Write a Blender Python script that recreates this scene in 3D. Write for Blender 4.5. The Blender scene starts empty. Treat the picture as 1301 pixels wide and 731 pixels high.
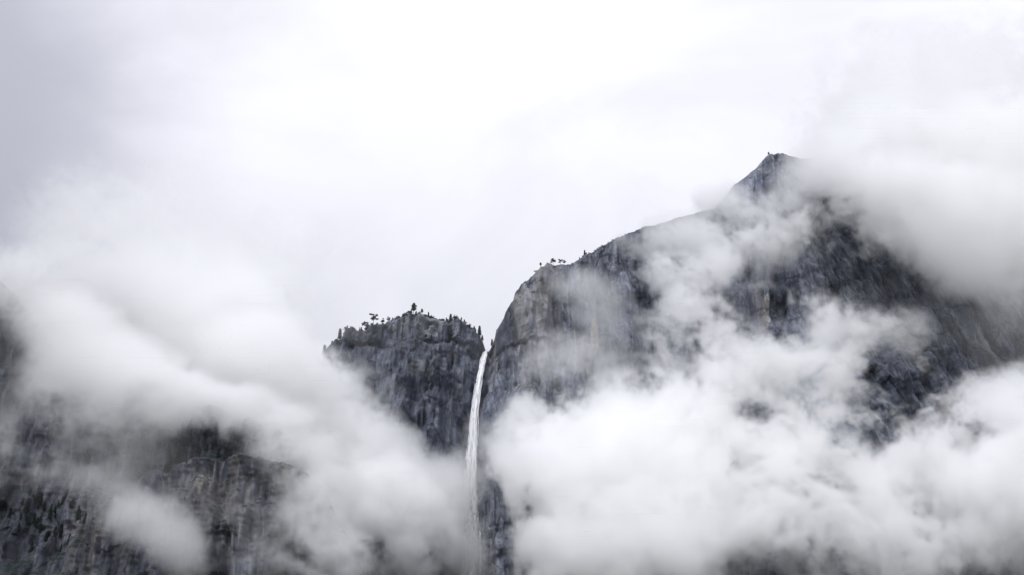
import bpy, bmesh, math, random
import numpy as np
from mathutils import Vector, Matrix

random.seed(7)
SC = bpy.context.scene
COL = SC.collection

# ------------------------------------------------------------------ camera
PITCH = math.radians(25.0)
FPX = 1395.0                      # focal length in photo pixels (1301 wide)
CAMZ = 1.7
cam_d = bpy.data.cameras.new('camera')
cam_d.sensor_width = 36.0
cam_d.lens = 36.0 * FPX / 1301.0
cam_d.clip_start = 0.5
cam_d.clip_end = 30000.0
cam = bpy.data.objects.new('camera', cam_d)
COL.objects.link(cam)
cam.location = (0, 0, CAMZ)
cam.rotation_euler = (math.pi / 2 + PITCH, 0, 0)
SC.camera = cam

# ------------------------------------------------------------------ sky, sun, exposure
SKY_ZENITH = 1.57
SUN_EL, SUN_AZ = math.radians(40.0), math.radians(-158.0)      # azimuth from +Y towards +X
world = bpy.data.worlds.new("World")
SC.world = world
world.use_nodes = True
wt = world.node_tree
wt.nodes.clear()
def wn(t): return wt.nodes.new(t)
sky = wn('ShaderNodeTexSky')
sky.sky_type = 'NISHITA'
sky.sun_disc = False
sky.sun_elevation = SUN_EL
sky.sun_rotation = SUN_AZ
bg_blue = wn('ShaderNodeBackground'); bg_blue.inputs['Strength'].default_value = 0.11
wt.links.new(sky.outputs['Color'], bg_blue.inputs['Color'])
tc = wn('ShaderNodeTexCoord')
n1 = wn('ShaderNodeTexNoise'); n1.inputs['Scale'].default_value = 3.2; n1.inputs['Detail'].default_value = 6
n1.inputs['Roughness'].default_value = 0.52; n1.inputs['Distortion'].default_value = 0.5
mp = wn('ShaderNodeMapping'); mp.inputs['Scale'].default_value = (1, 1, 1.6); mp.inputs['Location'].default_value = (0.37, 0.2, 0.55)
wt.links.new(tc.outputs['Generated'], mp.inputs['Vector'])
wt.links.new(mp.outputs['Vector'], n1.inputs['Vector'])
# a darker deck of stratus towards the west (-X)
sep = wn('ShaderNodeSeparateXYZ'); wt.links.new(tc.outputs['Generated'], sep.inputs[0])
add = wn('ShaderNodeMath'); add.operation = 'MULTIPLY_ADD'; add.inputs[1].default_value = 0.16
wt.links.new(n1.outputs['Fac'], add.inputs[0]); wt.links.new(sep.outputs['X'], add.inputs[2])
deck = wn('ShaderNodeMapRange'); deck.interpolation_type = 'SMOOTHSTEP'
deck.inputs['From Min'].default_value = -0.36; deck.inputs['From Max'].default_value = -0.12
wt.links.new(add.outputs[0], deck.inputs['Value'])
r1 = wn('ShaderNodeValToRGB')
r1.color_ramp.elements[0].position = 0.36; r1.color_ramp.elements[0].color = (0.86, 0.86, 0.915, 1)
r1.color_ramp.elements[1].position = 0.58; r1.color_ramp.elements[1].color = (0.985, 0.98, 1.055, 1)
wt.links.new(n1.outputs['Fac'], r1.inputs['Fac'])
mixc = wn('ShaderNodeMix'); mixc.data_type = 'RGBA'
mixc.inputs['A'].default_value = (0.52, 0.52, 0.595, 1)
wt.links.new(deck.outputs['Result'], mixc.inputs['Factor'])
wt.links.new(r1.outputs['Color'], mixc.inputs['B'])
bg_cl = wn('ShaderNodeBackground')
# overcast sky: brighter towards the zenith (CIE standard overcast luminance)
cie = wn('ShaderNodeMapRange'); cie.inputs['From Min'].default_value = 0.0; cie.inputs['From Max'].default_value = 1.0
cie.inputs['To Min'].default_value = SKY_ZENITH / 3; cie.inputs['To Max'].default_value = SKY_ZENITH
wt.links.new(sep.outputs['Z'], cie.inputs['Value']); wt.links.new(cie.outputs['Result'], bg_cl.inputs['Strength'])
wt.links.new(mixc.outputs['Result'], bg_cl.inputs['Color'])
mixs = wn('ShaderNodeMixShader'); mixs.inputs[0].default_value = 0.86
wt.links.new(bg_blue.outputs[0], mixs.inputs[1]); wt.links.new(bg_cl.outputs[0], mixs.inputs[2])
wo = wn('ShaderNodeOutputWorld'); wt.links.new(mixs.outputs[0], wo.inputs['Surface'])

sun_d = bpy.data.lights.new('sun', 'SUN')
sun_d.energy = 2.0
sun_d.angle = math.radians(35)
sun_d.color = (0.965, 0.975, 1.0)
sun = bpy.data.objects.new('sun', sun_d)
COL.objects.link(sun)
sdir = Vector((math.sin(SUN_AZ) * math.cos(SUN_EL), math.cos(SUN_AZ) * math.cos(SUN_EL), math.sin(SUN_EL)))
sun.rotation_euler = sdir.to_track_quat('Z', 'Y').to_euler()

SC.view_settings.view_transform = 'Standard'
SC.view_settings.look = 'None'
SC.view_settings.exposure = 0.08
SC.view_settings.gamma = 1.0
SC.view_settings.use_curve_mapping = False
SC.render.engine = 'CYCLES'
cy = SC.cycles
cy.max_bounces = 64
cy.volume_bounces = 56
cy.diffuse_bounces = 3
cy.glossy_bounces = 2
cy.transparent_max_bounces = 16
cy.volume_step_rate = 2.2
cy.volume_max_steps = 512
cy.use_denoising = True
cy.use_adaptive_sampling = True
cy.adaptive_threshold = 0.008
cy.sample_clamp_indirect = 6.0

# ------------------------------------------------------------------ helpers
CP, SP = math.cos(PITCH), math.sin(PITCH)
def W(px, py, Y):
    """World point at distance Y (metres north of the camera) for a photo pixel; survey of the place from the photograph."""
    u, v = (px - 650.5) / FPX, (365.5 - py) / FPX
    dy = CP - v * SP
    s = Y / dy
    return np.array([u * s, Y, CAMZ + (SP + v * CP) * s])

def setp(o, label=None, cat=None, group=None, kind=None):
    if label: o['label'] = label
    if cat: o['category'] = cat
    if group: o['group'] = group
    if kind: o['kind'] = kind
    return o

def smooth(a, b, x):
    t = np.clip((x - a) / (b - a), 0, 1)
    return t * t * (3 - 2 * t)

def fft_tile(n, beta, seed):
    r = np.random.default_rng(seed)
    w = r.standard_normal((n, n, n)).astype(np.float32)
    F = np.fft.rfftn(w)
    k = np.fft.fftfreq(n) * n; kz = np.fft.rfftfreq(n) * n
    K = np.sqrt(k[:, None, None] ** 2 + k[None, :, None] ** 2 + kz[None, None, :] ** 2)
    K[0, 0, 0] = 1
    amp = K ** (-beta / 2.0); amp[0, 0, 0] = 0
    amp *= np.exp(-(K / (n * 0.42)) ** 4)
    t = np.fft.irfftn(F * amp, s=(n, n, n)).astype(np.float32)
    return t / t.std()

def samp(tile, x, y, z):
    """Trilinear periodic lookup; coordinates in tile units."""
    n = tile.shape[0]
    x, y, z = np.broadcast_arrays(np.asarray(x, np.float32), np.asarray(y, np.float32), np.asarray(z, np.float32))
    x = x * n; y = y * n; z = z * n
    xi = np.floor(x).astype(np.int32); yi = np.floor(y).astype(np.int32); zi = np.floor(z).astype(np.int32)
    fx, fy, fz = x - xi, y - yi, z - zi
    fx = fx * fx * (3 - 2 * fx); fy = fy * fy * (3 - 2 * fy); fz = fz * fz * (3 - 2 * fz)
    m = n - 1
    flat = tile.ravel()
    x0, x1 = (xi & m) * (n * n), ((xi + 1) & m) * (n * n)
    y0, y1 = (yi & m) * n, ((yi + 1) & m) * n
    z0, z1 = zi & m, (zi + 1) & m
    def g(a, b, c): return flat[a + b + c]
    c00 = g(x0, y0, z0) * (1 - fx) + g(x1, y0, z0) * fx
    c10 = g(x0, y1, z0) * (1 - fx) + g(x1, y1, z0) * fx
    c01 = g(x0, y0, z1) * (1 - fx) + g(x1, y0, z1) * fx
    c11 = g(x0, y1, z1) * (1 - fx) + g(x1, y1, z1) * fx
    return (c00 * (1 - fy) + c10 * fy) * (1 - fz) + (c01 * (1 - fy) + c11 * fy) * fz

TILE = fft_tile(128, 11 / 3.0 + 0.1, 3)      # cloud-like spectrum
TILER = fft_tile(128, 3.0, 11)               # rougher, for rock

def hash2(a, b, s=0.0):
    v = np.sin(a * 127.1 + b * 311.7 + s * 74.7) * 43758.5453
    return v - np.floor(v)

# ------------------------------------------------------------------ materials
def mat(name):
    m = bpy.data.materials.new(name); m.use_nodes = True
    t = m.node_tree
    return m, t, t.nodes['Principled BSDF']

def rock_material(name, dark, mid, light, pale, pale_amt, shear=0.0, veg=(0.030, 0.038, 0.030), veg_amt=0.5, scars=(), eastward=None):
    m, t, bsdf = mat(name)
    N = t.nodes.new; L = t.links.new
    tc = N('ShaderNodeTexCoord')
    # streak coordinates: stretched along the fall line
    sp = N('ShaderNodeSeparateXYZ'); L(tc.outputs['Object'], sp.inputs[0])
    sh = N('ShaderNodeMath'); sh.operation = 'MULTIPLY_ADD'; sh.inputs[1].default_value = shear
    L(sp.outputs['Z'], sh.inputs[0]); L(sp.outputs['X'], sh.inputs[2])
    if eastward:
        er = N('ShaderNodeMapRange'); er.interpolation_type = 'SMOOTHSTEP'; L(sp.outputs['X'], er.inputs['Value'])
        er.inputs['From Min'].default_value = eastward[0]; er.inputs['From Max'].default_value = eastward[1]; er.inputs['To Min'].default_value = 0.03; er.inputs['To Max'].default_value = 0.40
        ez = N('ShaderNodeMath'); ez.operation = 'SUBTRACT'; L(sp.outputs['Z'], ez.inputs[0]); ez.inputs[1].default_value = eastward[2]
        L(ez.outputs[0], sh.inputs[0]); L(er.outputs['Result'], sh.inputs[1])
    cb = N('ShaderNodeCombineXYZ'); L(sh.outputs[0], cb.inputs['X']); L(sp.outputs['Y'], cb.inputs['Y'])
    zs = N('ShaderNodeMath'); zs.operation = 'MULTIPLY'; zs.inputs[1].default_value = 0.09; L(sp.outputs['Z'], zs.inputs[0]); L(zs.outputs[0], cb.inputs['Z'])
    def noise(vec, scale, detail=6, rough=0.6, dist=0.0):
        n = N('ShaderNodeTexNoise'); n.inputs['Scale'].default_value = scale; n.inputs['Detail'].default_value = detail
        n.inputs['Roughness'].default_value = rough; n.inputs['Distortion'].default_value = dist
        L(vec, n.inputs['Vector']); return n.outputs['Fac']
    streak = noise(cb.outputs[0], 0.062, 9, 0.70)
    streak2 = noise(cb.outputs[0], 0.016, 4, 0.55)
    blot = noise(tc.outputs['Object'], 0.010, 7, 0.52, 0.3)
    grain = noise(tc.outputs['Object'], 0.12, 8, 0.7)
    def ramp(f, stops):
        r = N('ShaderNodeValToRGB')
        e = r.color_ramp.elements
        e[0].position, e[0].color = stops[0][0], (*stops[0][1], 1)
        e[1].position, e[1].color = stops[-1][0], (*stops[-1][1], 1)
        for p, c in stops[1:-1]:
            q = e.new(p); q.color = (*c, 1)
        L(f, r.inputs['Fac']); return r.outputs['Color']
    def mix(f, a, b, mode='MIX'):
        x = N('ShaderNodeMix'); x.data_type = 'RGBA'; x.blend_type = mode
        if isinstance(f, float): x.inputs['Factor'].default_value = f
        else: L(f, x.inputs['Factor'])
        for i, v in (('A', a), ('B', b)):
            if isinstance(v, tuple): x.inputs[i].default_value = (*v, 1)
            else: L(v, x.inputs[i])
        return x.outputs['Result']
    def rng(f, a, b, c=0.0, d=1.0):
        x = N('ShaderNodeMapRange'); x.interpolation_type = 'SMOOTHSTEP'
        x.inputs['From Min'].default_value = a; x.inputs['From Max'].default_value = b
        x.inputs['To Min'].default_value = c; x.inputs['To Max'].default_value = d
        L(f, x.inputs['Value']); return x.outputs['Result']
    base = ramp(streak, [(0.37, dark), (0.50, mid), (0.62, light)])
    blo = ramp(blot, [(0.30, dark), (0.52, mid), (0.72, light)])
    c = mix(0.5, base, blo)
    # dark joint cracks: vertical, bounded by ledges
    wv = N('ShaderNodeCombineXYZ'); wa = N('ShaderNodeMath'); wa.operation = 'MULTIPLY_ADD'; L(blot, wa.inputs[0]); wa.inputs[1].default_value = 40.0; L(sh.outputs[0], wa.inputs[2]); L(wa.outputs[0], wv.inputs['X'])
    wz = N('ShaderNodeMath'); wz.operation = 'MULTIPLY_ADD'; L(sp.outputs['Z'], wz.inputs[0]); wz.inputs[1].default_value = 0.26; wz.inputs[2].default_value = 0.0; L(wz.outputs[0], wv.inputs['Z'])
    for vs_, wd_, am_ in ((0.014, 0.016, 0.6), (0.042, 0.03, 0.6), (0.11, 0.05, 0.35)):
        vo = N('ShaderNodeTexVoronoi'); vo.feature = 'DISTANCE_TO_EDGE'; vo.voronoi_dimensions = '3D'; vo.inputs['Scale'].default_value = vs_; L(wv.outputs[0], vo.inputs['Vector'])
        c = mix(rng(vo.outputs['Distance'], wd_, 0.0, 0.0, am_), c, tuple(0.6 * q for q in dark))
        vc_ = N('ShaderNodeTexVoronoi'); vc_.inputs['Scale'].default_value = vs_; L(wv.outputs[0], vc_.inputs['Vector'])
        hsv = N('ShaderNodeSeparateColor'); L(vc_.outputs['Color'], hsv.inputs[0])
        c = mix(0.25 if vs_ > .1 else 0.55, c, ramp(hsv.outputs[0], [(0.0, (0.5, 0.5, 0.5)), (1.0, (1.6, 1.6, 1.6))]), 'MULTIPLY')    # each slab weathers to its own tone
    c = mix(rng(streak2, 0.56, 0.70, 0.0, pale_amt), c, pale)            # fresh pale granite left by rockfall, in tall panels
    for k, (pos, rad, amt, cc) in enumerate(scars):                       # individual pale scars
        vs = N('ShaderNodeVectorMath'); vs.operation = 'SUBTRACT'; L(tc.outputs['Object'], vs.inputs[0]); vs.inputs[1].default_value = tuple(pos)
        vd = N('ShaderNodeVectorMath'); vd.operation = 'DIVIDE'; L(vs.outputs[0], vd.inputs[0]); vd.inputs[1].default_value = tuple(rad)
        ln = N('ShaderNodeVectorMath'); ln.operation = 'LENGTH'; L(vd.outputs[0], ln.inputs[0])
        am = N('ShaderNodeMath'); am.operation = 'MULTIPLY_ADD'; L(streak, am.inputs[0]); am.inputs[1].default_value = -2.2; L(ln.outputs['Value'], am.inputs[2])
        c = mix(rng(am.outputs[0], -0.05, -0.5, 0.0, amt), c, cc)
    c = mix(0.5, c, ramp(grain, [(0.28, (0.4, 0.4, 0.4)), (0.72, (1.5, 1.5, 1.5))]), 'MULTIPLY')
    geo = N('ShaderNodeNewGeometry'); gs = N('ShaderNodeSeparateXYZ'); L(geo.outputs['Normal'], gs.inputs[0])
    vz = N('ShaderNodeMath'); vz.operation = 'MULTIPLY_ADD'; L(blot, vz.inputs[0]); vz.inputs[1].default_value = 0.8; L(gs.outputs['Z'], vz.inputs[2])
    c = mix(rng(vz.outputs[0], 0.85, 1.15, 0.0, veg_amt), c, veg)         # scrub and moss on ledges
    L(c, bsdf.inputs['Base Color'])
    bsdf.inputs['Roughness'].default_value = 0.85
    bsdf.inputs['Specular IOR Level'].default_value = 0.25
    bp = N('ShaderNodeBump'); bp.inputs['Strength'].default_value = 0.7; bp.inputs['Distance'].default_value = 1.0
    hs = N('ShaderNodeMath'); hs.operation = 'ADD'; L(grain, hs.inputs[0]); L(streak, hs.inputs[1])
    L(hs.outputs[0], bp.inputs['Height']); L(bp.outputs['Normal'], bsdf.inputs['Normal'])
    return m

# ------------------------------------------------------------------ rock masses
def grid_mesh(name, P, material):
    """P: (rows, cols, 3) array of points -> one smooth-ish sheet mesh."""
    r, c, _ = P.shape
    me = bpy.data.meshes.new(name)
    idx = np.arange(r * c).reshape(r, c)
    q = np.stack([idx[:-1, :-1], idx[:-1, 1:], idx[1:, 1:], idx[1:, :-1]], -1).reshape(-1, 4)
    me.vertices.add(r * c); me.vertices.foreach_set('co', P.reshape(-1).astype(np.float32))
    me.loops.add(q.size); me.loops.foreach_set('vertex_index', q.reshape(-1).astype(np.int32))
    me.polygons.add(len(q)); me.polygons.foreach_set('loop_start', np.arange(0, q.size, 4, dtype=np.int32))
    me.update(calc_edges=True)
    me.materials.append(material)
    o = bpy.data.objects.new(name, me); COL.objects.link(o)
    return o

def rock_disp(X, Z, seed, shear=0.0, blocky=1.0, rib=1.0):
    """How far the rock stands out of (+) or back from (-) the mean face, metres."""
    S = X + (shear(X, Z) if callable(shear) else shear * Z)
    o = seed * 0.173
    d = 20 * samp(TILE, X / 900 + o, o * 3, Z / 900)
    w1 = samp(TILE, X / 420 + o, 0.3 + o, Z / 900); w2 = samp(TILE, X / 360, 0.7 + o, Z / 420 + o)
    d += rib * 7 * samp(TILER, S / 300 + o, 0.1, Z / 1700)
    # joint-bounded slabs at three sizes
    for Wc, Hc, A, ww in ((84, 210, 13.0, 14), (36, 120, 6.0, 8), (14, 56, 1.8, 3), (6.5, 26, 0.5, 1.5)):
        u = (S + ww * w1) / Wc
        ci = np.floor(u)
        h = (Z + ww * w2) / Hc + hash2(ci, 3.0, seed) * 7
        ri = np.floor(h)
        hv = hash2(ci, ri, seed + Wc)
        fu, fh = u - ci, h - ri
        crack = np.minimum(np.minimum(fu, 1 - fu) * Wc, 1.2 + np.minimum(fh, 1 - fh) * Hc * 1.3)
        amp = A * blocky * (0.35 + 0.9 * smooth(-0.6, 0.9, samp(TILE, X / 500 + Wc, 0.5 + o, Z / 500)))
        d += amp * (hv - 0.5) * 2
        d -= blocky * np.exp(-(crack / 1.8) ** 2) * min(A, 4) * 0.4
        d += amp * 1.5 * (hash2(ci, ri, seed + Wc + 9.0) - 0.5) * (fu - 0.5)      # each slab faces its own way
        d += amp * 0.5 * (fh - 0.5)                     # slabs lean: small overhangs above ledges
    d += 1.1 * samp(TILE, X / 300, o, Z / 620) + 0.9 * samp(TILER, S / 300, 0.4 + o, Z / 700)
    return d

def interp(xs, pts):
    pts = sorted(pts)
    x = np.array([p[0] for p in pts]); y = np.array([p[1] for p in pts])
    return np.interp(xs, x, y)

def massif(name, rim, depth, step, zmin, material, seed, lean, back=500.0, shear=0.0, blocky=1.0, rib=1.0, rimrough=3.0, extra=None, round_=40.0, backslope=-0.15):
    """rim: photo px points with their distance; depth: face distance along X.  One rock mass: ground to rim, over the rim and back."""
    R = np.array([W(px, py, Y) for px, py, Y in rim])
    X = np.arange(R[0, 0], R[-1, 0] + step, step)
    rimz = np.interp(X, R[:, 0], R[:, 2])
    bl = np.floor(X / 9 + 0.8 * samp(TILE, X / 300, 0.1, seed)); rimz = rimz + rimrough * samp(TILE, X / 420 + seed, 0.2, 0.6) + rimrough * 1.1 * (hash2(bl, 5.0, seed) - .5) + rimrough * .5 * samp(TILE, X / 120, .7, .2)
    # stepped rim, as joint blocks leave it
    rimy = np.interp(X, R[:, 0], R[:, 1])
    nz = int((rimz.max() - zmin) / step)
    T = np.linspace(0, 1, nz)
    Z = zmin + T[:, None] * (rimz[None, :] - zmin)
    XX = np.broadcast_to(X[None, :], Z.shape)
    d = rock_disp(XX, Z, seed, shear, blocky, rib)
    if extra is not None: d = d + extra(XX, Z, rimz[None, :])
    top = rimz[None, :] - Z
    fade = smooth(0, 14, top)
    Y = rimy[None, :] - lean * top - d * (0.3 + 0.7 * fade) + round_ * np.exp(-top / (round_ * 0.55 + 1e-3)) - round_
    P = np.stack([XX, Y, Z], -1)
    # over the top and back
    bs = np.concatenate([np.linspace(2, 40, 10), np.linspace(52, back, 28)])
    rows = []
    for b in bs:
        y = P[-1, :, 1] + b
        z = rimz + backslope * b + 3 * (1 - math.exp(-b / 25.0)) * samp(TILE, X / 300, y / 300, 0.2) - 0.5
        rows.append(np.stack([X, y, z], -1))
    # foot: run the face down to the valley floor on a talus slope
    foot = []
    z0 = P[0, :, 2]
    for k in range(14, 0, -1):
        f = k / 14.0
        foot.append(np.stack([X, P[0, :, 1] - 260 * f ** 1.5 + 6 * samp(TILER, X / 200, f, 0.3), np.maximum(z0 * (1 - f) - 3 * f, -3)], -1))
    P = np.concatenate([np.array(foot), P, np.array(rows)], 0)
    return grid_mesh(name, P, material)

ROCK_R = rock_material('granite_blue_grey', (0.042, 0.050, 0.072), (0.112, 0.124, 0.160), (0.26, 0.272, 0.31), (0.33, 0.32, 0.315), 0.55, eastward=(float(W(1000, 380, 1700)[0]), float(W(1110, 380, 1700)[0]), float(W(1000, 380, 1700)[2])),  # granite tones lifted and blued: distant haze is put into the colour
                       scars=[(W(985, 375, 1690), (16, 90, 42), 0.85, (0.46, 0.42, 0.36)), (W(1010, 345, 1690), (22, 90, 30), 0.5, (0.40, 0.37, 0.33)),
                              (W(757, 415, 1765), (10, 80, 40), 0.8, (0.42, 0.38, 0.34)), (W(742, 445, 1765), (24, 80, 46), 0.45, (0.36, 0.34, 0.32))])
ROCK_M = rock_material('granite_slate_grey', (0.038, 0.046, 0.066), (0.098, 0.110, 0.146), (0.235, 0.248, 0.29), (0.27, 0.27, 0.28), 0.45,  # same bluish air haze mixed into this rock's tones
                       scars=[(W(532, 475, 1815), (30, 120, 20), 0.4, (0.27, 0.275, 0.29)), (W(548, 417, 1850), (36, 120, 26), 0.55, (0.30, 0.31, 0.335)), (W(513, 417, 1850), (28, 120, 20), 0.45, (0.28, 0.29, 0.315))])
ROCK_L = rock_material('granite_dark_brown_grey', (0.024, 0.028, 0.041), (0.060, 0.063, 0.080), (0.142, 0.144, 0.163), (0.22, 0.20, 0.18), 0.45,  # dark rock, its tones lightened and blued to carry haze
                       veg=(0.014, 0.026, 0.022), veg_amt=0.85,
                       scars=[(W(275, 668, 1420), (105, 120, 75), 0.6, (0.155, 0.15, 0.155)), (W(268, 655, 1420), (9, 80, 55), 0.75, (0.36, 0.32, 0.27))])

def gauss(v, c, w): return np.exp(-((v - c) / w) ** 2)
def pxx(px, py, Y): return float(W(px, py, Y)[0])
def pxz(px, py, Y): return float(W(px, py, Y)[2])

# right-hand massif with the summit
def ex_right(X, Z, rz):
    d = np.zeros_like(Z)
    d -= 34 * gauss(X, pxx(822, 430, 1780), 22) * smooth(30, 110, rz - Z)      # dark chimney
    d -= 20 * gauss(X, pxx(707, 400, 1780), 10) * smooth(0, 40, rz - Z)        # gully in the left buttress
    d += 16 * gauss(X, pxx(985, 380, 1690), 26)                                # pale pillar
    z1 = pxz(650, 432, 1790)
    d += 9 * smooth(-3, 3, Z - z1) * (1 - smooth(pxx(700, 420, 1780), pxx(730, 420, 1780), X))    # overhanging cap left of the gully
    for px, w, a in ((1040, 14, 20), (1090, 12, 24), (1140, 16, 20), (1200, 14, 22), (1250, 18, 18)):       # slanting ribs on the east side
        xc = pxx(px, 380, 1750)
        d += a * gauss(X + 0.45 * (Z - pxz(px, 380, 1750)), xc, w) * smooth(pxx(1000, 380, 1700), pxx(1060, 380, 1700), X)
    return d
mountain = massif('mountain',
    [(596, 480, 1960), (612, 458, 1905), (622, 440, 1880), (629, 427, 1868), (630.5, 418, 1866), (640, 405, 1856), (642.5, 398, 1855), (652, 387, 1850), (654, 375, 1850), (664, 366, 1848), (666, 360, 1848), (679, 353, 1845), (681, 348, 1845), (691, 346, 1845), (694, 342, 1845),
     (706, 339, 1845), (722, 338, 1850), (740, 327, 1860), (765, 312, 1870), (800, 295, 1880), (840, 281, 1885), (880, 272, 1885),
     (908, 262, 1870), (922, 246, 1850), (934, 232, 1838), (944, 226, 1835), (960, 214, 1832), (972, 202, 1830), (978, 195, 1830), (984, 195, 1830), (1000, 195, 1832), (1020, 196, 1836),
     (1040, 200, 1840), (1100, 222, 1850), (1200, 258, 1880), (1301, 300, 1930), (1420, 360, 2000)],
    None, 1.5, 180.0, ROCK_R, 1.0, 0.10, back=600, shear=lambda X, Z: (0.03 + 0.37 * smooth(pxx(1000, 380, 1700), pxx(1110, 380, 1700), X)) * (Z - pxz(1000, 380, 1700)), extra=ex_right, round_=36, rimrough=1.5)
setp(mountain, 'tall blue grey granite massif rising to the summit right of the waterfall', 'mountain', kind='structure')

def ex_mid(X, Z, rz):
    d = np.zeros_like(Z)
    zc = pxz(540, 452, 1815)
    d += 10 * smooth(-10, 40, zc - Z) * smooth(pxx(500, 450, 1815), pxx(530, 450, 1815), X) * (1 - smooth(30, 70, zc - Z))
    d -= 22 * smooth(pxz(560, 470, 1830), pxz(560, 520, 1830), Z) * smooth(pxx(560, 450, 1830), pxx(600, 450, 1830), X)
    d -= 8 * gauss(Z, pxz(500, 432, 1815), 4)
    for px, a in ((455, 7), (478, -6), (502, 9), (528, -8), (556, 7), (580, -6)):       # corners of the big wall panels
        xe = pxx(px, 470, 1830) + 0.06 * (Z - pxz(px, 470, 1830))
        d += a * smooth(-1.5, 1.5, X - xe) * (1 - smooth(2, 46, X - xe))
    return d
cliff = massif('cliff',
    [(250, 640, 2050), (330, 545, 1980), (380, 490, 1940), (410, 468, 1910), (430, 446, 1895), (441, 430, 1885), (447, 424, 1880), (470, 421, 1872), (490, 411, 1866),
     (500, 406, 1864), (520, 403, 1862), (545, 403, 1862), (560, 406, 1866), (575, 413, 1874), (592, 413, 1882), (604, 422, 1895), (613, 433, 1905), (617, 447, 1912),
     (624, 450, 1925), (650, 470, 1960)],
    None, 1.4, 180.0, ROCK_M, 2.0, 0.10, back=400, shear=-0.05, extra=ex_mid, round_=20, rimrough=0.9)
setp(cliff, 'lower grey cliff with a tree lined rim left of the waterfall', 'cliff', kind='structure')

def ex_left(X, Z, rz):
    d = np.zeros_like(Z)
    zl = pxz(270, 592, 1430)
    sag = zl - ((X - pxx(300, 592, 1430)) / 150.0) ** 2 * 34
    on = smooth(pxx(170, 600, 1430), pxx(205, 600, 1430), X)
    d += 26 * smooth(4, -6, Z - sag) * on              # rounded apron with a brow ledge
    d -= 16 * gauss(Z, sag + 14, 14) * on
    return d
slope = massif('cliff_wall',
    [(-190, 230, 1520), (-90, 290, 1500), (-20, 335, 1480), (24, 380, 1470), (50, 425, 1467), (84, 456, 1465), (120, 474, 1464), (180, 492, 1464), (250, 508, 1464), (320, 530, 1464), (375, 562, 1466),
     (408, 612, 1474), (440, 680, 1488), (480, 770, 1510)],
    None, 1.4, 120.0, ROCK_L, 3.0, 0.28, back=300, shear=0.08, extra=ex_left, round_=30, rimrough=3.0, blocky=0.42)
setp(slope, 'dark wooded granite wall in the lower left below the cloud', 'cliff', kind='structure')

# valley floor
gm, gt, gb = mat('forest_floor')
gn = gt.nodes.new('ShaderNodeTexNoise'); gn.inputs['Scale'].default_value = 0.02; gn.inputs['Detail'].default_value = 8
gr = gt.nodes.new('ShaderNodeValToRGB')
gr.color_ramp.elements[0].color = (0.02, 0.03, 0.018, 1); gr.color_ramp.elements[1].color = (0.07, 0.075, 0.045, 1)
gtc = gt.nodes.new('ShaderNodeTexCoord'); gt.links.new(gtc.outputs['Object'], gn.inputs['Vector'])
gt.links.new(gn.outputs['Fac'], gr.inputs['Fac']); gt.links.new(gr.outputs['Color'], gb.inputs['Base Color']); gb.inputs['Roughness'].default_value = 0.95
gx = np.linspace(-9000, 9000, 121); gy = np.linspace(-9000, 9000, 121)
GX, GY = np.meshgrid(gx, gy)
GZ = 5 * samp(TILE, GX / 3000, GY / 3000, 0.1) * smooth(100, 600, np.hypot(GX, GY))
ground = grid_mesh('ground', np.stack([GX, GY, GZ], -1), gm)
setp(ground, 'dark forest floor of the valley below the cliffs', 'ground', kind='structure')

DG = bpy.context.evaluated_depsgraph_get()
DG.update()
from mathutils.bvhtree import BVHTree
def bvh(o): return BVHTree.FromObject(o, DG)
BV = {'cliff': bvh(cliff), 'mountain': bvh(mountain), 'slope': bvh(slope)}

# ------------------------------------------------------------------ waterfall
wm, wtt, wb = mat('falling_water')
wtc = wtt.nodes.new('ShaderNodeTexCoord'); wmp = wtt.nodes.new('ShaderNodeMapping'); wmp.inputs['Scale'].default_value = (0.35, 0.35, 0.03)
wnz = wtt.nodes.new('ShaderNodeTexNoise'); wnz.inputs['Scale'].default_value = 1.0; wnz.inputs['Detail'].default_value = 7; wnz.inputs['Roughness'].default_value = 0.65
wtt.links.new(wtc.outputs['Object'], wmp.inputs['Vector']); wtt.links.new(wmp.outputs['Vector'], wnz.inputs['Vector'])
wr = wtt.nodes.new('ShaderNodeValToRGB'); wr.color_ramp.elements[0].position = 0.3; wr.color_ramp.elements[1].position = 0.55
wr.color_ramp.elements[0].color = (0.84, 0.86, 0.90, 1); wr.color_ramp.elements[1].color = (0.98, 0.98, 0.99, 1)
wtt.links.new(wnz.outputs['Fac'], wr.inputs['Fac']); wtt.links.new(wr.outputs['Color'], wb.inputs['Base Color'])
wb.inputs['Roughness'].default_value = 0.7
wal = wtt.nodes.new('ShaderNodeMapRange'); wal.inputs['From Min'].default_value = 0.28; wal.inputs['From Max'].default_value = 0.44; wal.inputs['To Min'].default_value = 0.0
wsp = wtt.nodes.new('ShaderNodeSeparateXYZ'); wtt.links.new(wtc.outputs['Object'], wsp.inputs[0])
wzf = wtt.nodes.new('ShaderNodeMapRange'); wzf.inputs['From Min'].default_value = float(W(598, 731, 1832)[2]); wzf.inputs['From Max'].default_value = float(W(603, 520, 1848)[2])
wzf.inputs['To Min'].default_value = -0.16; wzf.inputs['To Max'].default_value = 0.0
wtt.links.new(wsp.outputs['Z'], wzf.inputs['Value'])
wad = wtt.nodes.new('ShaderNodeMath'); wad.operation = 'ADD'; wtt.links.new(wnz.outputs['Fac'], wad.inputs[0]); wtt.links.new(wzf.outputs['Result'], wad.inputs[1])
wtt.links.new(wad.outputs[0], wal.inputs['Value']); wtt.links.new(wal.outputs['Result'], wb.inputs['Alpha'])   # gaps between the falling sheets
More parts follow.
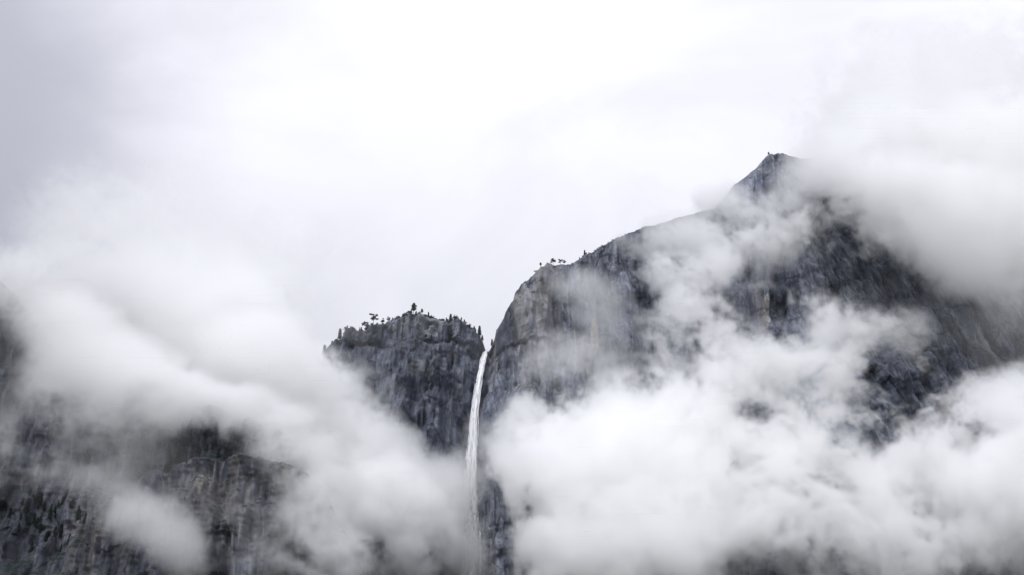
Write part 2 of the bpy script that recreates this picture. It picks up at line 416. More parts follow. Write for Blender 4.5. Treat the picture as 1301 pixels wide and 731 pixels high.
FALL = [(619, 444, 1893, 2.4), (616.5, 449, 1882, 4.0), (613, 460, 1868, 4.4), (609.5, 478, 1858, 4.8), (606, 500, 1852, 5.4), (603, 522, 1848, 5.9), (601, 545, 1845, 7.4),
        (600, 580, 1842, 9.2), (599, 630, 1838, 11.5), (597.5, 690, 1834, 14.0), (596.5, 760, 1830, 17.0)]
def clear_fall():
    o = Vector((0, 0, CAMZ)); last = None
    for k, (px, py, Y, w) in enumerate(FALL):
        ys = [Y]
        for dx in (-1, 0, 1):
            for b in BV.values():
                h = b.ray_cast(o, (Vector(W(px + dx * w * .7, py, 1800)) - o).normalized())
                if h[0] is not None and h[0].y > 1600: ys.append(h[0].y - 5)
        y = min(ys)
        if last is not None: y = min(y, last - 1)
        last = y
        FALL[k] = (px, py, y, w)
def fall_path(t):
    i = np.arange(len(FALL)); F = np.array(FALL)
    s = t * (len(FALL) - 1)
    px, py, Y, w = [np.interp(s, i, F[:, k]) for k in range(4)]
    return W(px, py, Y), w
def build_fall():
    rng_ = random.Random(5)
    bm = bmesh.new()
    def strand(off, dep, t0, t1, wid, ph):
        off *= 1.25
        n = max(6, int((t1 - t0) * 110)); prev = None
        for k in range(n + 1):
            f = k / n; t = t0 + (t1 - t0) * f
            p, w = fall_path(t)
            taper = min(1, f * 7 + 0.25) * min(1, (1 - f) * 4 + 0.04) if t1 < 0.999 else min(1, f * 7 + 0.3)
            rr = w * wid * taper * (1 + 0.25 * math.sin(t * 90 + ph * 7) + 0.15 * math.sin(t * 210 + ph))
            cx = p[0] + off * w + 0.18 * w * math.sin(t * 30 + ph) * f
            cyy = p[1] + dep * w * 0.7
            ring = []
            for a in range(6):
                an = a / 6 * 2 * math.pi
                ring.append(bm.verts.new((cx + rr * math.cos(an), cyy + rr * 0.7 * math.sin(an), p[2])))
            if prev:
                for a in range(6):
                    bm.faces.new((prev[a], prev[(a + 1) % 6], ring[(a + 1) % 6], ring[a]))
            prev = ring
    for k in range(13):                       # the main body of water
        strand(rng_.uniform(-0.55, 0.55), rng_.uniform(-0.6, 0.6), 0.0, 1.0, rng_.uniform(0.15, 0.30), rng_.uniform(0, 9))
    for k in range(150):                      # spurts that peel off and fray out
        t0 = rng_.uniform(0.03, 0.85); L_ = rng_.uniform(0.05, 0.22)
        strand(rng_.uniform(-0.95, 0.95), rng_.uniform(-0.9, 0.9), t0, min(0.998, t0 + L_), rng_.uniform(0.04, 0.15), rng_.uniform(0, 9))
    me = bpy.data.meshes.new('waterfall'); bm.to_mesh(me); bm.free()
    for p in me.polygons: p.use_smooth = True
    me.materials.append(wm)
    o = bpy.data.objects.new('waterfall', me); COL.objects.link(o)
    return o
clear_fall()
fall = build_fall()
setp(fall, 'thin white waterfall dropping through the notch between the two cliffs', 'waterfall')

# ------------------------------------------------------------------ trees
bm_, bt, bb = mat('pine_bark'); bb.inputs['Base Color'].default_value = (0.06, 0.048, 0.04, 1); bb.inputs['Roughness'].default_value = 0.9
def needle(name, c):
    m, t, b = mat(name)
    oi = t.nodes.new('ShaderNodeTexNoise'); oi.inputs['Scale'].default_value = 0.4; oi.inputs['Detail'].default_value = 4
    tc_ = t.nodes.new('ShaderNodeTexCoord'); t.links.new(tc_.outputs['Object'], oi.inputs['Vector'])
    r = t.nodes.new('ShaderNodeValToRGB')
    r.color_ramp.elements[0].position = 0.35; r.color_ramp.elements[1].position = 0.65
    r.color_ramp.elements[0].color = (c[0] * 0.6, c[1] * 0.6, c[2] * 0.6, 1); r.color_ramp.elements[1].color = (c[0] * 1.4, c[1] * 1.4, c[2] * 1.3, 1)
    t.links.new(oi.outputs['Fac'], r.inputs['Fac']); t.links.new(r.outputs['Color'], b.inputs['Base Color']); b.inputs['Roughness'].default_value = 0.8
    return m
NEEDLE = needle('conifer_needles', (0.080, 0.098, 0.098))  # paler than bare needles: veil of air is put into the colour
SCRUB = needle('scrub_leaves', (0.080, 0.094, 0.092))

def trunk_mesh(h, r, rng_, limbs=()):
    bm = bmesh.new()
    def tube(pts, rad):
        prev = None
        for (p, q) in zip(pts, rad):
            ring = [bm.verts.new((p[0] + q * math.cos(a * math.pi / 3), p[1] + q * math.sin(a * math.pi / 3), p[2])) for a in range(6)]
            if prev:
                for a in range(6): bm.faces.new((prev[a], prev[(a + 1) % 6], ring[(a + 1) % 6], ring[a]))
            prev = ring
        bm.faces.new(prev)
    bx, by = rng_.uniform(-.02, .02) * h, rng_.uniform(-.02, .02) * h
    pts = [(bx * math.sin(t * 3), by * math.sin(t * 2.4), h * t - (1.5 if t == 0 else 0)) for t in (0, .25, .5, .75, 1)]
    tube(pts, [r, r * .8, r * .6, r * .38, r * .1])
    for (z, dx, dy, dz) in limbs:
        tube([(0, 0, z), (dx * .5, dy * .5, z + dz * .35), (dx, dy, z + dz)], [r * .4, r * .28, r * .1])
    me = bpy.data.meshes.new('trunk'); bm.to_mesh(me); bm.free(); me.materials.append(bm_)
    return me

def sprays(bm, c, d, ln, wd, n, rng_):
    """A drooping bough: small needle-clump faces along a limb."""
    for k in range(n):
        f = (k + rng_.random()) / n
        p = Vector(c) + Vector(d) * ln * f + Vector((rng_.gauss(0, 1), rng_.gauss(0, 1), rng_.gauss(0, .6))) * wd * .35 - Vector((0, 0, .22 * ln * f * f))
        s = wd * rng_.uniform(.55, 1.0) * (1 - .35 * f)
        a = Vector((rng_.gauss(0, 1), rng_.gauss(0, 1), rng_.gauss(0, .5))).normalized()
        b = a.cross(Vector((rng_.gauss(0, .4), rng_.gauss(0, .4), 1))).normalized()
        bm.faces.new([bm.verts.new(p + a * s), bm.verts.new(p + b * s * .6), bm.verts.new(p - a * s * .8), bm.verts.new(p - b * s * .6)])

def crown_mesh(kind, h, rng_):
    bm = bmesh.new()
    if kind == 'spire':
        n = 22
        for i in range(n):
            f = i / n
            z = h * (.14 + .84 * f)
            rad = h * .21 * (1 - f) ** .85 * rng_.uniform(.6, 1.25) + .3
            for k in range(9):
                if rng_.random() < .12: continue
                a = k * .698 + i * .7 + rng_.uniform(-.4, .4)
                sprays(bm, (0, 0, z), (math.cos(a), math.sin(a), .05), rad * rng_.uniform(.7, 1.15), h * .075, 12, rng_)
        sprays(bm, (0, 0, h * .96), (0, 0, 1), h * .06, h * .02, 5, rng_)
    elif kind == 'pine':
        for i in range(16):
            f = i / 15
            z = h * (.38 + .58 * f)
            rad = h * .26 * math.sin(math.pi * (.25 + .72 * f)) * rng_.uniform(.5, 1.15) + .4
            for k in range(5):
                if rng_.random() < .25: continue
                a = k * 1.257 + i * 1.1 + rng_.uniform(-.5, .5)
                sprays(bm, (0, 0, z), (math.cos(a), math.sin(a), .15), rad, h * .10, 11, rng_)
    elif kind == 'umbrella':
        for i in range(26):
            a = rng_.uniform(0, 6.283); q = math.sqrt(rng_.random())
            z = h * (.74 + .22 * (1 - q * q)) + rng_.uniform(-.04, .04) * h
            sprays(bm, (math.cos(a) * q * h * .24, math.sin(a) * q * h * .24, z), (math.cos(a), math.sin(a), 0), h * .12, h * .12, 14, rng_)
        for i in range(4):
            a = rng_.uniform(0, 6.283)
            sprays(bm, (0, 0, h * rng_.uniform(.25, .45)), (math.cos(a), math.sin(a), 0), h * .1, h * .06, 7, rng_)
    elif kind == 'broad':
        cl = [(rng_.uniform(-.27, .27), rng_.uniform(-.27, .27), rng_.uniform(.45, .92)) for _ in range(12)]
        for (x, y, z) in cl:
            for k in range(5):
                a = rng_.uniform(0, 6.283)
                sprays(bm, (x * h, y * h, z * h), (math.cos(a), math.sin(a), rng_.uniform(-.2, .4)), h * .13, h * .11, 10, rng_)
    elif kind == 'shrub':
        for k in range(22):
            a = rng_.uniform(0, 6.283); e = rng_.uniform(.1, 1.2)
            sprays(bm, (0, 0, h * .1), (math.cos(a) * math.cos(e), math.sin(a) * math.cos(e), math.sin(e)), h * rng_.uniform(.6, 1), h * .22, 7, rng_)
    me = bpy.data.meshes.new('crown'); bm.to_mesh(me); bm.free()
    me.materials.append(SCRUB if kind == 'shrub' else NEEDLE)
    return me

LIMBS = {'umbrella': [(12, 3.5, 1, 5), (13, -3.5, -1, 4), (14, .5, 3, 3.5)], 'broad': [(8, 4, 1, 6), (9, -4, 2, 5), (10, 1, -4, 5)], 'pine': [(13, 2, 1, 1), (15, -2, 1, 1)], 'spire': [], 'shrub': []}
NAMES = {'spire': 'conifer_tree', 'pine': 'pine_tree', 'umbrella': 'flat_topped_pine', 'broad': 'broad_pine', 'shrub': 'shrub'}
PROTO = {}
for kk, nvar in (('spire', 3), ('pine', 2), ('umbrella', 1), ('broad', 2), ('shrub', 3)):
    for v in range(nvar):
        rg = random.Random(hash((len(kk), v)) % 1000 + v * 13)
        h0 = 3.0 if kk == 'shrub' else 20.0
        PROTO[kk, v] = (trunk_mesh(h0 * (.5 if kk == 'shrub' else .93), h0 * (.03 if kk == 'shrub' else .024), rg, LIMBS[kk]), crown_mesh(kk, h0, rg), h0)
def plant(kind, v, loc, h, label, cat, group, lean=0.0):
    tm, cm, h0 = PROTO[kind, v]
    e = bpy.data.objects.new(NAMES[kind], None); COL.objects.link(e)
    s = h / h0
    if kind != 'shrub' and 'ledge' not in (group or '') and 'conifers' not in (group or ''): h *= 1.32
    s = h / h0
    e.location = tuple(loc); e.scale = (s, s, s); e.rotation_euler = (lean, lean * .6, random.uniform(0, 6.28)); e.empty_display_size = 1
    setp(e, label, cat, group)
    for nm, me in (('trunk', tm), ('crown', cm)):
        if kind == 'shrub' and nm == 'trunk': nm = 'stem'
        c = bpy.data.objects.new(nm, me); COL.objects.link(c); c.parent = e
    return e
def rim_hit(which, px, py, back=3.0):
    """The rim under a photo pixel: search down until the view ray meets the rock, then step back a little."""
    o = Vector((0, 0, CAMZ))
    for k in range(120):
        w = Vector(W(px, py + k * .5, 1800)) - o
        hit = BV[which].ray_cast(o, w.normalized())
        if hit[0] is not None:
            h = hit[0] + Vector((0, back, 0))
            g = BV[which].ray_cast(Vector((h.x, h.y, h.z + 60)), Vector((0, 0, -1)))
            return g[0] if g[0] is not None else hit[0]
    return None

RT = 'trees along the rim of the lower cliff'
RM = 'trees along the ridge of the massif'
RIM_TREES = [
    # which, px, foot py, kind, variant, height m, label
    ('cliff', 404, 470, 'spire', 0, 11, 'faint little conifer lowest on the cliff shoulder, half lost in cloud', RT),
    ('cliff', 411, 463, 'spire', 1, 17, 'misty slim conifer second lowest on the left shoulder of the cliff', RT),
    ('cliff', 421, 455, 'spire', 2, 13, 'short conifer on the left shoulder between the misty spire and the dark spire', RT),
    ('cliff', 427, 449, 'spire', 1, 7, 'tiny conifer on the left shoulder just below the dark spire', RT),
    ('cliff', 431, 443, 'spire', 0, 17, 'dark narrow conifer standing alone on the left shoulder of the cliff', RT),
    ('cliff', 459, 425, 'spire', 2, 7, 'small dark conifer left of the flat topped pine', RT),
    ('cliff', 464, 425, 'umbrella', 0, 15, 'flat topped pine with a bare stem on the cliff rim', RT),
    ('cliff', 466, 424, 'spire', 1, 8, 'stubby conifer right below the flat topped pine', RT),
    ('cliff', 474, 423, 'broad', 0, 16, 'wide open crowned pine right of the flat topped pine', RT),
    ('cliff', 486, 416, 'broad', 1, 8.5, 'small round crowned pine right of the wide open pine', RT),
    ('cliff', 493, 411, 'broad', 0, 8, 'low bushy pine where the cliff rim starts to level off', RT),
    ('cliff', 525, 404, 'pine', 0, 16.5, 'tallest ragged pine on the highest part of the cliff rim', RT),
    ('cliff', 536, 404, 'pine', 0, 8.5, 'small thin pine just right of the tallest pine', RT),
    ('cliff', 544, 405, 'spire', 2, 8.5, 'short dense dark conifer on the rim right of the small thin pine', RT),
    ('cliff', 572, 416, 'spire', 0, 13.5, 'slim conifer on the rim descending toward the waterfall', RT),
    ('cliff', 577, 416, 'broad', 1, 7, 'low leaning pine beside the slim conifer on the descending rim', RT),
    ('cliff', 609, 427, 'spire', 1, 16, 'tall dark conifer on the rim just left of the waterfall', RT),
    ('cliff', 613, 436, 'spire', 0, 9, 'small conifer on the steep rim below the tall conifer by the waterfall', RT),
    ('mountain', 625, 438, 'spire', 2, 11, 'lone slender conifer in the notch right of the waterfall lip', RM),
    ('mountain', 680, 351, 'broad', 1, 4.5, 'tiny shrubby pine lowest on the ridge of the massif', RM),
    ('mountain', 687, 347, 'pine', 0, 6.5, 'small wind bent pine on the brow of the massif', RM),
    ('mountain', 703, 341, 'broad', 0, 10, 'sparse open crowned pine on the brow of the massif', RM),
    ('mountain', 712, 340, 'broad', 0, 8.5, 'bushy dark pine in the hollow behind the brow', RM),
    ('mountain', 717, 339, 'broad', 1, 7, 'smaller bushy pine right of the dark pine in the hollow', RM),
    ('mountain', 743, 326, 'spire', 2, 9, 'solitary dark columnar conifer on the bare slab of the massif', RM),
    ('mountain', 977, 198, 'pine', 0, 6, 'tiny lone tree at the left edge of the summit', RM),
]
for which, px, py, kind, v, h, lab, grp in RIM_TREES:
    p = rim_hit(which, px, py - 10, 3.0)
    if p is None: continue
    plant(kind, v, p, h, lab, 'tree', grp, random.uniform(-.05, .05))
# dark conifers standing on the ledge under the rim
for i, (px, py, h) in enumerate(((541, 434, 15), (548, 432, 11), (562, 434, 11), (571, 434, 17), (577, 433, 17), (574, 432, 13), (535, 436, 9), (555, 436, 8))):
    o = Vector((0, 0, CAMZ)); hit = BV['cliff'].ray_cast(o, (Vector(W(px, py, 1800)) - o).normalized())
    if hit[0] is None: continue
    plant('spire', i % 3, hit[0] + Vector((0, -1.5, -1)), h, 'dark conifer rooted on the ledge below the cliff rim', 'tree', 'conifers on the ledge below the rim')
rs = random.Random(9)
for i in range(120):
    px = rs.choice([rs.uniform(436, 500), rs.uniform(500, 600), rs.uniform(500, 600)])
    p = rim_hit('cliff', px, 395, rs.uniform(0, 5))
    if p is None: continue
    plant('shrub', rs.randrange(3), p + Vector((0, 0, -.3)), rs.uniform(2.2, 6.5), 'low dark scrub bush growing on the cliff rim', 'shrub', 'scrub along the cliff rim')
for i in range(46):
    px = rs.uniform(640, 800)
    p = rim_hit('mountain', px, 270, rs.uniform(0, 4))
    if p is None: continue
    plant('shrub', rs.randrange(3), p + Vector((0, 0, -.3)), rs.uniform(1.6, 4.0), 'sparse low bush on the skyline of the massif', 'shrub', 'bushes on the massif skyline')
for i in range(52):
    px = rs.choice([rs.uniform(436, 520), rs.uniform(500, 604), rs.uniform(560, 612)])
    p = rim_hit('cliff', px, 395, rs.uniform(0, 6))
    if p is None: continue
    plant('spire' if rs.random() < .7 else 'pine', rs.randrange(2), p + Vector((0, 0, -.5)), rs.uniform(4, 8), 'young conifer no taller than the scrub on the cliff rim', 'tree', 'young conifers among the rim scrub')
for i in range(14):
    px = rs.choice([rs.uniform(690, 726), rs.uniform(660, 760)])
    p = rim_hit('mountain', px, 270, rs.uniform(0, 5))
    if p is None: continue
    plant(rs.choice(['spire', 'pine']), rs.randrange(2), p + Vector((0, 0, -.5)), rs.uniform(3.5, 7), 'small grey conifer on the stepped left brow of the massif', 'tree', 'small conifers on the massif brow')
# wooded ledges of the dark lower wall
for (cx, cyp, sx, sy, n, lab, grp) in ((220, 578, 60, 22, 60, 'dark green conifer in the wooded hollow above the rounded rock apron', 'conifers above the rock apron'),
                                       (60, 655, 60, 40, 60, 'dark green conifer in the wooded gully at the lower left corner', 'conifers in the lower left gully')):
    for i in range(n):
        px, py = rs.gauss(cx, sx * .5), rs.gauss(cyp, sy * .55)
        o = Vector((0, 0, CAMZ)); hit = BV['slope'].ray_cast(o, (Vector(W(px, py, 1450)) - o).normalized())
        if hit[0] is None: continue
        plant('spire', rs.randrange(3), hit[0] + Vector((0, 1, -1.5)), rs.uniform(8, 17), lab, 'tree', grp)

# ------------------------------------------------------------------ clouds
# Blobs of cloud standing in the air of the valley: photo px, py, distance Y, half-widths (px, px, metres), weight
BL = []
RHO = [1.0]                      # how thick the droplets hang in the blobs that follow
def B(px, py, Y, rx, ry, rd, w=1.0): BL.append((px, py, Y, rx, ry, rd, w, RHO[0]))
# -- bank right of the waterfall, filling the valley
for a in ((690, 590, 1640, 80, 80, 90, 1), (760, 600, 1620, 110, 100, 110, 1), (860, 610, 1600, 140, 110, 120, 1.1), (980, 640, 1580, 140, 90, 120, 1.1), (1090, 650, 1560, 130, 90, 120, 1),
          (1200, 620, 1560, 130, 90, 120, 1), (1290, 570, 1560, 110, 90, 110, 1), (1150, 560, 1580, 100, 60, 90, .8), (1010, 560, 1600, 100, 60, 90, .8), (900, 520, 1620, 100, 70, 90, .95),
          (820, 530, 1640, 80, 60, 80, .9), (730, 530, 1660, 50, 36, 60, .85), (670, 530, 1680, 40, 36, 50, .8), (790, 690, 1600, 130, 60, 110, .9), (700, 680, 1620, 50, 70, 80, .8),
          (1240, 510, 1580, 70, 36, 70, .8), (1300, 500, 1580, 60, 40, 70, .8), (890, 700, 1600, 110, 60, 100, .7), (1080, 720, 1560, 130, 60, 110, .75),
          # tongues climbing the massif
          (900, 440, 1620, 70, 60, 70, .85), (880, 380, 1630, 50, 40, 60, .85), (850, 345, 1640, 42, 30, 50, .85), (905, 340, 1640, 40, 34, 50, .7), (960, 460, 1610, 70, 40, 60, .8),
          (1040, 400, 1590, 50, 40, 60, .9), (1075, 430, 1590, 60, 44, 60, .85), (1030, 470, 1590, 80, 50, 70, .85), (1110, 480, 1590, 60, 40, 60, .55), (1130, 420, 1590, 50, 30, 50, .5),
          (840, 430, 1660, 36, 60, 50, .45), (1085, 530, 1580, 80, 40, 60, .5),
          # thin veils on the left buttress
          (735, 362, 1720, 38, 22, 30, .42), (765, 390, 1720, 40, 40, 30, .34), (700, 480, 1700, 50, 34, 40, .3), (765, 470, 1690, 50, 50, 40, .38), (715, 445, 1720, 40, 26, 30, .28)):
    B(*a)
# -- wisps round the summit
for a in ((945, 265, 1720, 52, 26, 40, .6), (985, 262, 1720, 50, 26, 40, .5), (900, 300, 1700, 60, 34, 40, .5), (965, 305, 1690, 70, 40, 50, .65), (1030, 290, 1680, 60, 40, 50, .55), (860, 300, 1720, 50, 30, 40, .45),
          (930, 340, 1670, 60, 40, 50, .6), (1014, 244, 1740, 34, 34, 40, .38), (820, 310, 1740, 40, 20, 30, .3), (1060, 320, 1660, 60, 30, 50, .45)):
    B(*a)
RHO[0] = .6
# -- cloud cap pouring over the east shoulder
for a in ((1082, 196, 1720, 58, 56, 60, .9), (1060, 215, 1700, 60, 50, 80, .9), (1120, 240, 1680, 90, 60, 90, 1), (1200, 260, 1660, 110, 80, 100, 1.1), (1290, 290, 1650, 100, 90, 100, 1.1), (1150, 180, 1760, 120, 70, 110, .8), (1250, 200, 1740, 120, 90, 110, .9),
          (1340, 200, 1740, 110, 100, 110, .9), (1180, 110, 1760, 190, 90, 110, .32), (1300, 100, 1760, 160, 100, 110, .4), (1080, 150, 1780, 110, 70, 90, .3), (1240, 330, 1640, 70, 50, 60, .65), (1310, 380, 1640, 60, 40, 50, .45), (1140, 300, 1660, 60, 30, 50, .5)):
    B(*a)
# -- bank left of the waterfall
RHO[0] = .6
for a in ((560, 660, 1760, 50, 60, 70, .9), (520, 640, 1730, 60, 60, 80, 1), (470, 600, 1700, 70, 70, 90, 1), (420, 550, 1690, 80, 70, 90, 1), (370, 500, 1690, 90, 70, 100, 1), (400, 620, 1680, 60, 70, 80, .9),
          (300, 460, 1690, 110, 80, 110, 1), (220, 420, 1700, 110, 80, 110, .9), (140, 410, 1620, 80, 70, 100, .8), (250, 500, 1620, 110, 50, 80, .9), (170, 470, 1560, 90, 50, 80, .8), (90, 400, 1560, 60, 50, 80, .7),
          (440, 690, 1640, 70, 60, 90, .8), (510, 700, 1660, 70, 60, 90, .95), (470, 640, 1620, 80, 70, 90, 1), (585, 620, 1790, 30, 50, 40, .7), (590, 690, 1780, 40, 50, 50, .8), (430, 480, 1740, 40, 30, 50, .6), (470, 510, 1770, 40, 40, 50, .5),
          (330, 560, 1560, 70, 36, 60, .7), (360, 610, 1560, 40, 60, 60, .6), (545, 600, 1780, 40, 30, 40, .55), (600, 560, 1800, 16, 60, 20, .4), (598, 690, 1810, 24, 90, 26, .6)):
    B(*a)
RHO[0] = 1.0
for a in ((500, 650, 1620, 80, 60, 80, .95), (440, 670, 1580, 60, 60, 70, .85), (545, 690, 1690, 46, 50, 60, .85), (400, 600, 1560, 50, 50, 60, .8),
          (1150, 690, 1500, 110, 60, 80, .85), (1275, 660, 1500, 90, 70, 80, .85), (830, 715, 1530, 110, 50, 80, .85), (700, 710, 1560, 50, 50, 70, .8), (1290, 600, 1510, 60, 50, 70, .8)):
    B(*a)
# -- high mist over the left wall
RHO[0] = .22
for a in ((110, 290, 1440, 100, 100, 110, .75), (200, 260, 1560, 130, 110, 130, .55), (330, 350, 1700, 130, 100, 130, .6), (10, 330, 1390, 80, 70, 60, .75), (10, 400, 1390, 70, 50, 40, .5), (130, 340, 1560, 110, 90, 120, .7), (250, 340, 1750, 140, 110, 140, .5)):
    B(*a)
RHO[0] = .8
for a in ((90, 420, 1420, 60, 50, 70, .9), (130, 465, 1410, 80, 46, 70, 1), (200, 495, 1405, 100, 44, 70, 1.05), (280, 520, 1405, 90, 44, 70, 1.05), (370, 570, 1400, 64, 60, 80, 1.05), (410, 640, 1395, 56, 70, 80, 1.05), (430, 710, 1400, 50, 60, 80, .95), (385, 690, 1390, 40, 50, 60, .5), (60, 480, 1400, 40, 36, 40, .5),
          (70, 380, 1500, 90, 70, 90, .8), (160, 420, 1600, 120, 80, 110, .9), (240, 400, 1650, 140, 90, 110, .9), (330, 470, 1600, 100, 70, 90, .9)):
    B(*a)
RHO[0] = .8
for a in ((70, 560, 1330, 130, 80, 60, .18), (360, 700, 1340, 60, 50, 60, .26),
          (602, 575, 1800, 26, 40, 30, .3), (600, 625, 1790, 36, 50, 40, .42), (598, 690, 1780, 36, 60, 40, .45), (560, 620, 1770, 34, 40, 40, .75), (650, 560, 1740, 40, 36, 50, .7), (655, 610, 1720, 34, 50, 50, .6)):
    B(*a)
RHO[0] = .014
for a in ((520, 430, 1740, 150, 80, 80, .8), (720, 410, 1690, 150, 120, 70, .7), (1180, 400, 1620, 200, 130, 70, .9), (980, 220, 1740, 90, 60, 60, .8)):
    B(*a)
RHO[0] = .04; B(190, 610, 1330, 280, 130, 50, .62); B(30, 470, 1360, 120, 90, 50, .7)
RHO[0] = .06
for a in ((1285, 430, 1600, 60, 50, 60, .5), (1310, 390, 1620, 60, 60, 60, .6)):
    B(*a)
RHO[0] = .35
RHO[0] = .7; B(8, 362, 1405, 60, 50, 50, .95); B(60, 410, 1420, 40, 36, 34, .8)
RHO[0] = .8
B(914, 254, 1770, 38, 24, 40, 1.0)
# -- rents where the rock shows through
HOLES = []
for a in ((962, 532, 1600, 34, 22, 160, .55), (1085, 568, 1580, 44, 36, 160, .6), (1150, 482, 1590, 60, 26, 140, .5), (1200, 660, 1560, 60, 30, 160, .35), (634, 690, 1720, 20, 60, 120, .7), (425, 450, 1720, 36, 28, 220, .85), (600, 590, 1790, 15, 80, 60, .25), (598, 690, 1780, 17, 80, 60, .15), (955, 722, 1590, 70, 24, 150, .5),
          (870, 470, 1640, 34, 34, 120, .4), (1010, 430, 1610, 26, 30, 120, .4), (1245, 560, 1570, 50, 24, 160, .4), (1140, 545, 1580, 40, 20, 160, .35), (470, 700, 1660, 30, 26, 160, .5), (770, 640, 1600, 60, 30, 60, .15)):
    HOLES.append(a)
# -- low wisps in front of the dark wall
for a in ((190, 662, 1300, 54, 32, 40, .62), (160, 640, 1310, 36, 24, 36, .6), (225, 690, 1300, 44, 28, 40, .62), (240, 715, 1300, 30, 24, 30, .45), (150, 670, 1310, 26, 20, 26, .4), (20, 590, 1340, 60, 26, 40, .5), (100, 610, 1340, 70, 20, 30, .34), (150, 530, 1400, 90, 30, 40, .6),
          (80, 500, 1390, 50, 40, 40, .5), (300, 535, 1420, 70, 26, 40, .45), (330, 715, 1330, 50, 26, 40, .35), (5, 560, 1340, 26, 40, 30, .5), (200, 545, 1400, 50, 20, 30, .25)):
    B(*a)

VOX = 3.8
def build_clouds():
    c = np.array([W(b[0], b[1], b[2]) for b in BL], np.float32)
    k = np.array([b[2] / (FPX * (CP - (365.5 - b[1]) / FPX * SP)) for b in BL], np.float32)
    R = np.stack([np.array([b[3] for b in BL]) * k, np.array([b[5] for b in BL]), np.array([b[4] for b in BL]) * k], -1).astype(np.float32) * 1.25
    wgt = np.array([b[6] for b in BL], np.float32)
    lo = (c - R).min(0) - VOX; hi = (c + R).max(0) + VOX
    lo[2] = max(lo[2], 150.0)
    n = np.ceil((hi - lo) / VOX).astype(int) + 1
    hi = lo + (n - 1) * VOX
    ax = [lo[i] + np.arange(n[i], dtype=np.float32) * VOX for i in range(3)]
    env = np.zeros(n, np.float32); rnum = np.zeros(n, np.float32); rden = np.full(n, 1e-4, np.float32)
    for i in range(len(BL)):
        s = []
        for d in range(3):
            a = max(0, int((c[i, d] - R[i, d] - lo[d]) / VOX)); b = min(n[d], int((c[i, d] + R[i, d] - lo[d]) / VOX) + 2)
            s.append(slice(a, b))
        q = (((ax[0][s[0]] - c[i, 0]) / R[i, 0]) ** 2)[:, None, None] + (((ax[1][s[1]] - c[i, 1]) / R[i, 1]) ** 2)[None, :, None] + (((ax[2][s[2]] - c[i, 2]) / R[i, 2]) ** 2)[None, None, :]
        e = np.clip(1 - q, 0, 1) * wgt[i]
        sub = env[s[0], s[1], s[2]]; rnum[s[0], s[1], s[2]] += e * BL[i][7]; rden[s[0], s[1], s[2]] += e
        env[s[0], s[1], s[2]] = np.maximum(sub, e) + 0.35 * np.minimum(sub, e)
    for px, py, Y, rx, ry, rd, w in HOLES:
        cc = W(px, py, Y); kk_ = Y / (FPX * (CP - (365.5 - py) / FPX * SP)); rr = (rx * kk_, rd, ry * kk_); s = []
        for d in range(3):
            s.append(slice(max(0, int((cc[d] - rr[d] - lo[d]) / VOX)), max(0, min(n[d], int((cc[d] + rr[d] - lo[d]) / VOX) + 2))))
        q = (((ax[0][s[0]] - cc[0]) / rr[0]) ** 2)[:, None, None] + (((ax[1][s[1]] - cc[1]) / rr[1]) ** 2)[None, :, None] + (((ax[2][s[2]] - cc[2]) / rr[2]) ** 2)[None, None, :]
        env[s[0], s[1], s[2]] *= 1 - w * np.clip(1.4 * (1 - q), 0, 1)
    dens = np.zeros(n, np.float32)
    m = np.nonzero(env > 0.01)
    x, y, z = ax[0][m[0]], ax[1][m[1]], ax[2][m[2]]
    wx = samp(TILE, x / 700, y / 700, z / 700 + .4) * 16; wz = samp(TILE, x / 700 + .5, y / 700, z / 700) * 16
    xx, yy, zz = x + wx, y + wx * .5, z + wz
    f = .85 * samp(TILE, xx / 620, yy / 620, zz / 620) + 1.1 * samp(TILER, xx * .8 / 300 + zz * .6 / 300, yy / 300, zz * .8 / 300 - xx * .6 / 300)
    e = env[m]
    rho = rnum[m] / rden[m]
    v = e + f * 0.34 * (.65 + .35 * smooth(.1, .8, rho)) - 0.12
    v = v * smooth(0.0, 0.12, e)
    hf = samp(TILER, xx / 110, yy / 110, zz / 110 + .3) + .5 * samp(TILER, xx / 47, yy / 47 + .2, zz / 47)
    v = v + .075 * hf * smooth(0.0, .15, e) * (1 - smooth(.35, .9, v))        # torn edges
    dens[m] = smooth(0.0, 0.8, v) ** 1.6 * np.clip(e * 1.2, .25, 1.2) * rho
    dens[0], dens[-1], dens[:, 0], dens[:, -1], dens[:, :, 0], dens[:, :, -1] = 0, 0, 0, 0, 0, 0
    print('cloud grid', n, float((dens > 0).mean()))
    # the numbers ride on the points of a mesh; Volume Cube reads them back into a fog grid
    me = bpy.data.meshes.new('cloud_density')
    me.vertices.add(dens.size)
    at = me.attributes.new('d', 'FLOAT', 'POINT'); at.data.foreach_set('value', dens.reshape(-1))
    src = bpy.data.objects.new('cloud_density', me)          # data carrier only, never linked into the scene
    ng = bpy.data.node_groups.new('cloud_grid', 'GeometryNodeTree')
    ng.interface.new_socket('Geometry', in_out='INPUT', socket_type='NodeSocketGeometry')
    ng.interface.new_socket('Geometry', in_out='OUTPUT', socket_type='NodeSocketGeometry')
    N = ng.nodes.new; L = ng.links.new
    out = N('NodeGroupOutput')
    vc = N('GeometryNodeVolumeCube')
    vc.inputs['Min'].default_value = tuple(map(float, lo)); vc.inputs['Max'].default_value = tuple(map(float, hi))
    for a, q in zip('XYZ', n): vc.inputs['Resolution ' + a].default_value = int(q)
    oi = N('GeometryNodeObjectInfo'); oi.inputs['Object'].default_value = src
    po = N('GeometryNodeInputPosition')
    sb = N('ShaderNodeVectorMath'); sb.operation = 'SUBTRACT'; L(po.outputs[0], sb.inputs[0]); sb.inputs[1].default_value = tuple(map(float, lo))
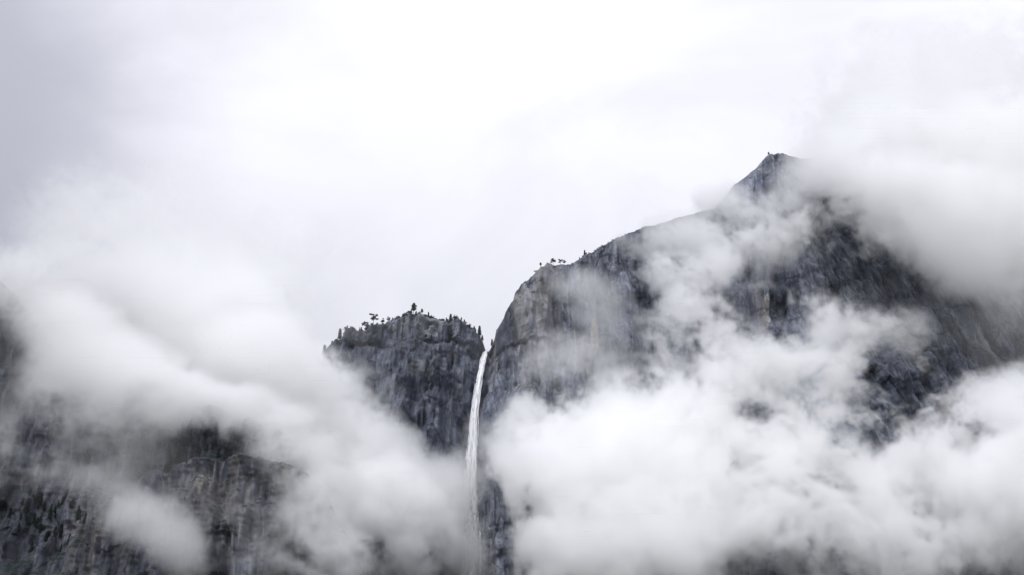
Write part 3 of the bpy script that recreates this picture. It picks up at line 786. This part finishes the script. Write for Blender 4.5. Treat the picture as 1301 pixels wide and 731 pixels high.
    sc_ = N('ShaderNodeVectorMath'); sc_.operation = 'SCALE'; L(sb.outputs[0], sc_.inputs[0]); sc_.inputs['Scale'].default_value = 1.0 / VOX
    sx = N('ShaderNodeSeparateXYZ'); L(sc_.outputs[0], sx.inputs[0])
    ints = []
    for a in range(3):
        fi = N('FunctionNodeFloatToInt'); fi.rounding_mode = 'ROUND'; L(sx.outputs[a], fi.inputs[0]); ints.append(fi.outputs[0])
    def imad(a, mul, b):
        q = N('FunctionNodeIntegerMath'); q.operation = 'MULTIPLY_ADD'; L(a, q.inputs[0]); q.inputs[1].default_value = int(mul); L(b, q.inputs[2]); return q.outputs[0]
    ix = imad(imad(ints[0], n[1], ints[1]), n[2], ints[2])
    na = N('GeometryNodeInputNamedAttribute'); na.data_type = 'FLOAT'; na.inputs['Name'].default_value = 'd'
    si = N('GeometryNodeSampleIndex'); si.data_type = 'FLOAT'; si.domain = 'POINT'; si.clamp = True
    L(oi.outputs['Geometry'], si.inputs['Geometry']); L(na.outputs['Attribute'], si.inputs['Value']); L(ix, si.inputs['Index'])
    L(si.outputs[0], vc.inputs['Density'])
    L(vc.outputs[0], out.inputs[0])
    vd = bpy.data.volumes.new('clouds')
    cm = bpy.data.materials.new('cloud_droplets'); cm.use_nodes = True
    t = cm.node_tree; t.nodes.clear()
    mo = t.nodes.new('ShaderNodeOutputMaterial'); vs = t.nodes.new('ShaderNodeVolumeScatter'); aa = t.nodes.new('ShaderNodeAttribute'); aa.attribute_name = 'density'
    ml = t.nodes.new('ShaderNodeMath'); ml.operation = 'MULTIPLY'; ml.inputs[1].default_value = 0.05
    t.links.new(aa.outputs['Fac'], ml.inputs[0]); t.links.new(ml.outputs[0], vs.inputs['Density']); t.links.new(vs.outputs[0], mo.inputs['Volume'])
    vs.inputs['Color'].default_value = (0.992, 0.9935, 1.0, 1); vs.inputs['Anisotropy'].default_value = 0.2
    vd.materials.append(cm)
    o = bpy.data.objects.new('clouds', vd); COL.objects.link(o)
    md = o.modifiers.new('grid', 'NODES'); md.node_group = ng
    # the grid takes its material from the object
    sm = N('GeometryNodeSetMaterial'); sm.inputs['Material'].default_value = cm
    L(vc.outputs[0], sm.inputs[0]); L(sm.outputs[0], out.inputs[0])
    return o
clouds = build_clouds()
setp(clouds, 'torn white clouds drifting across the cliffs and filling the valley', 'cloud', kind='stuff')
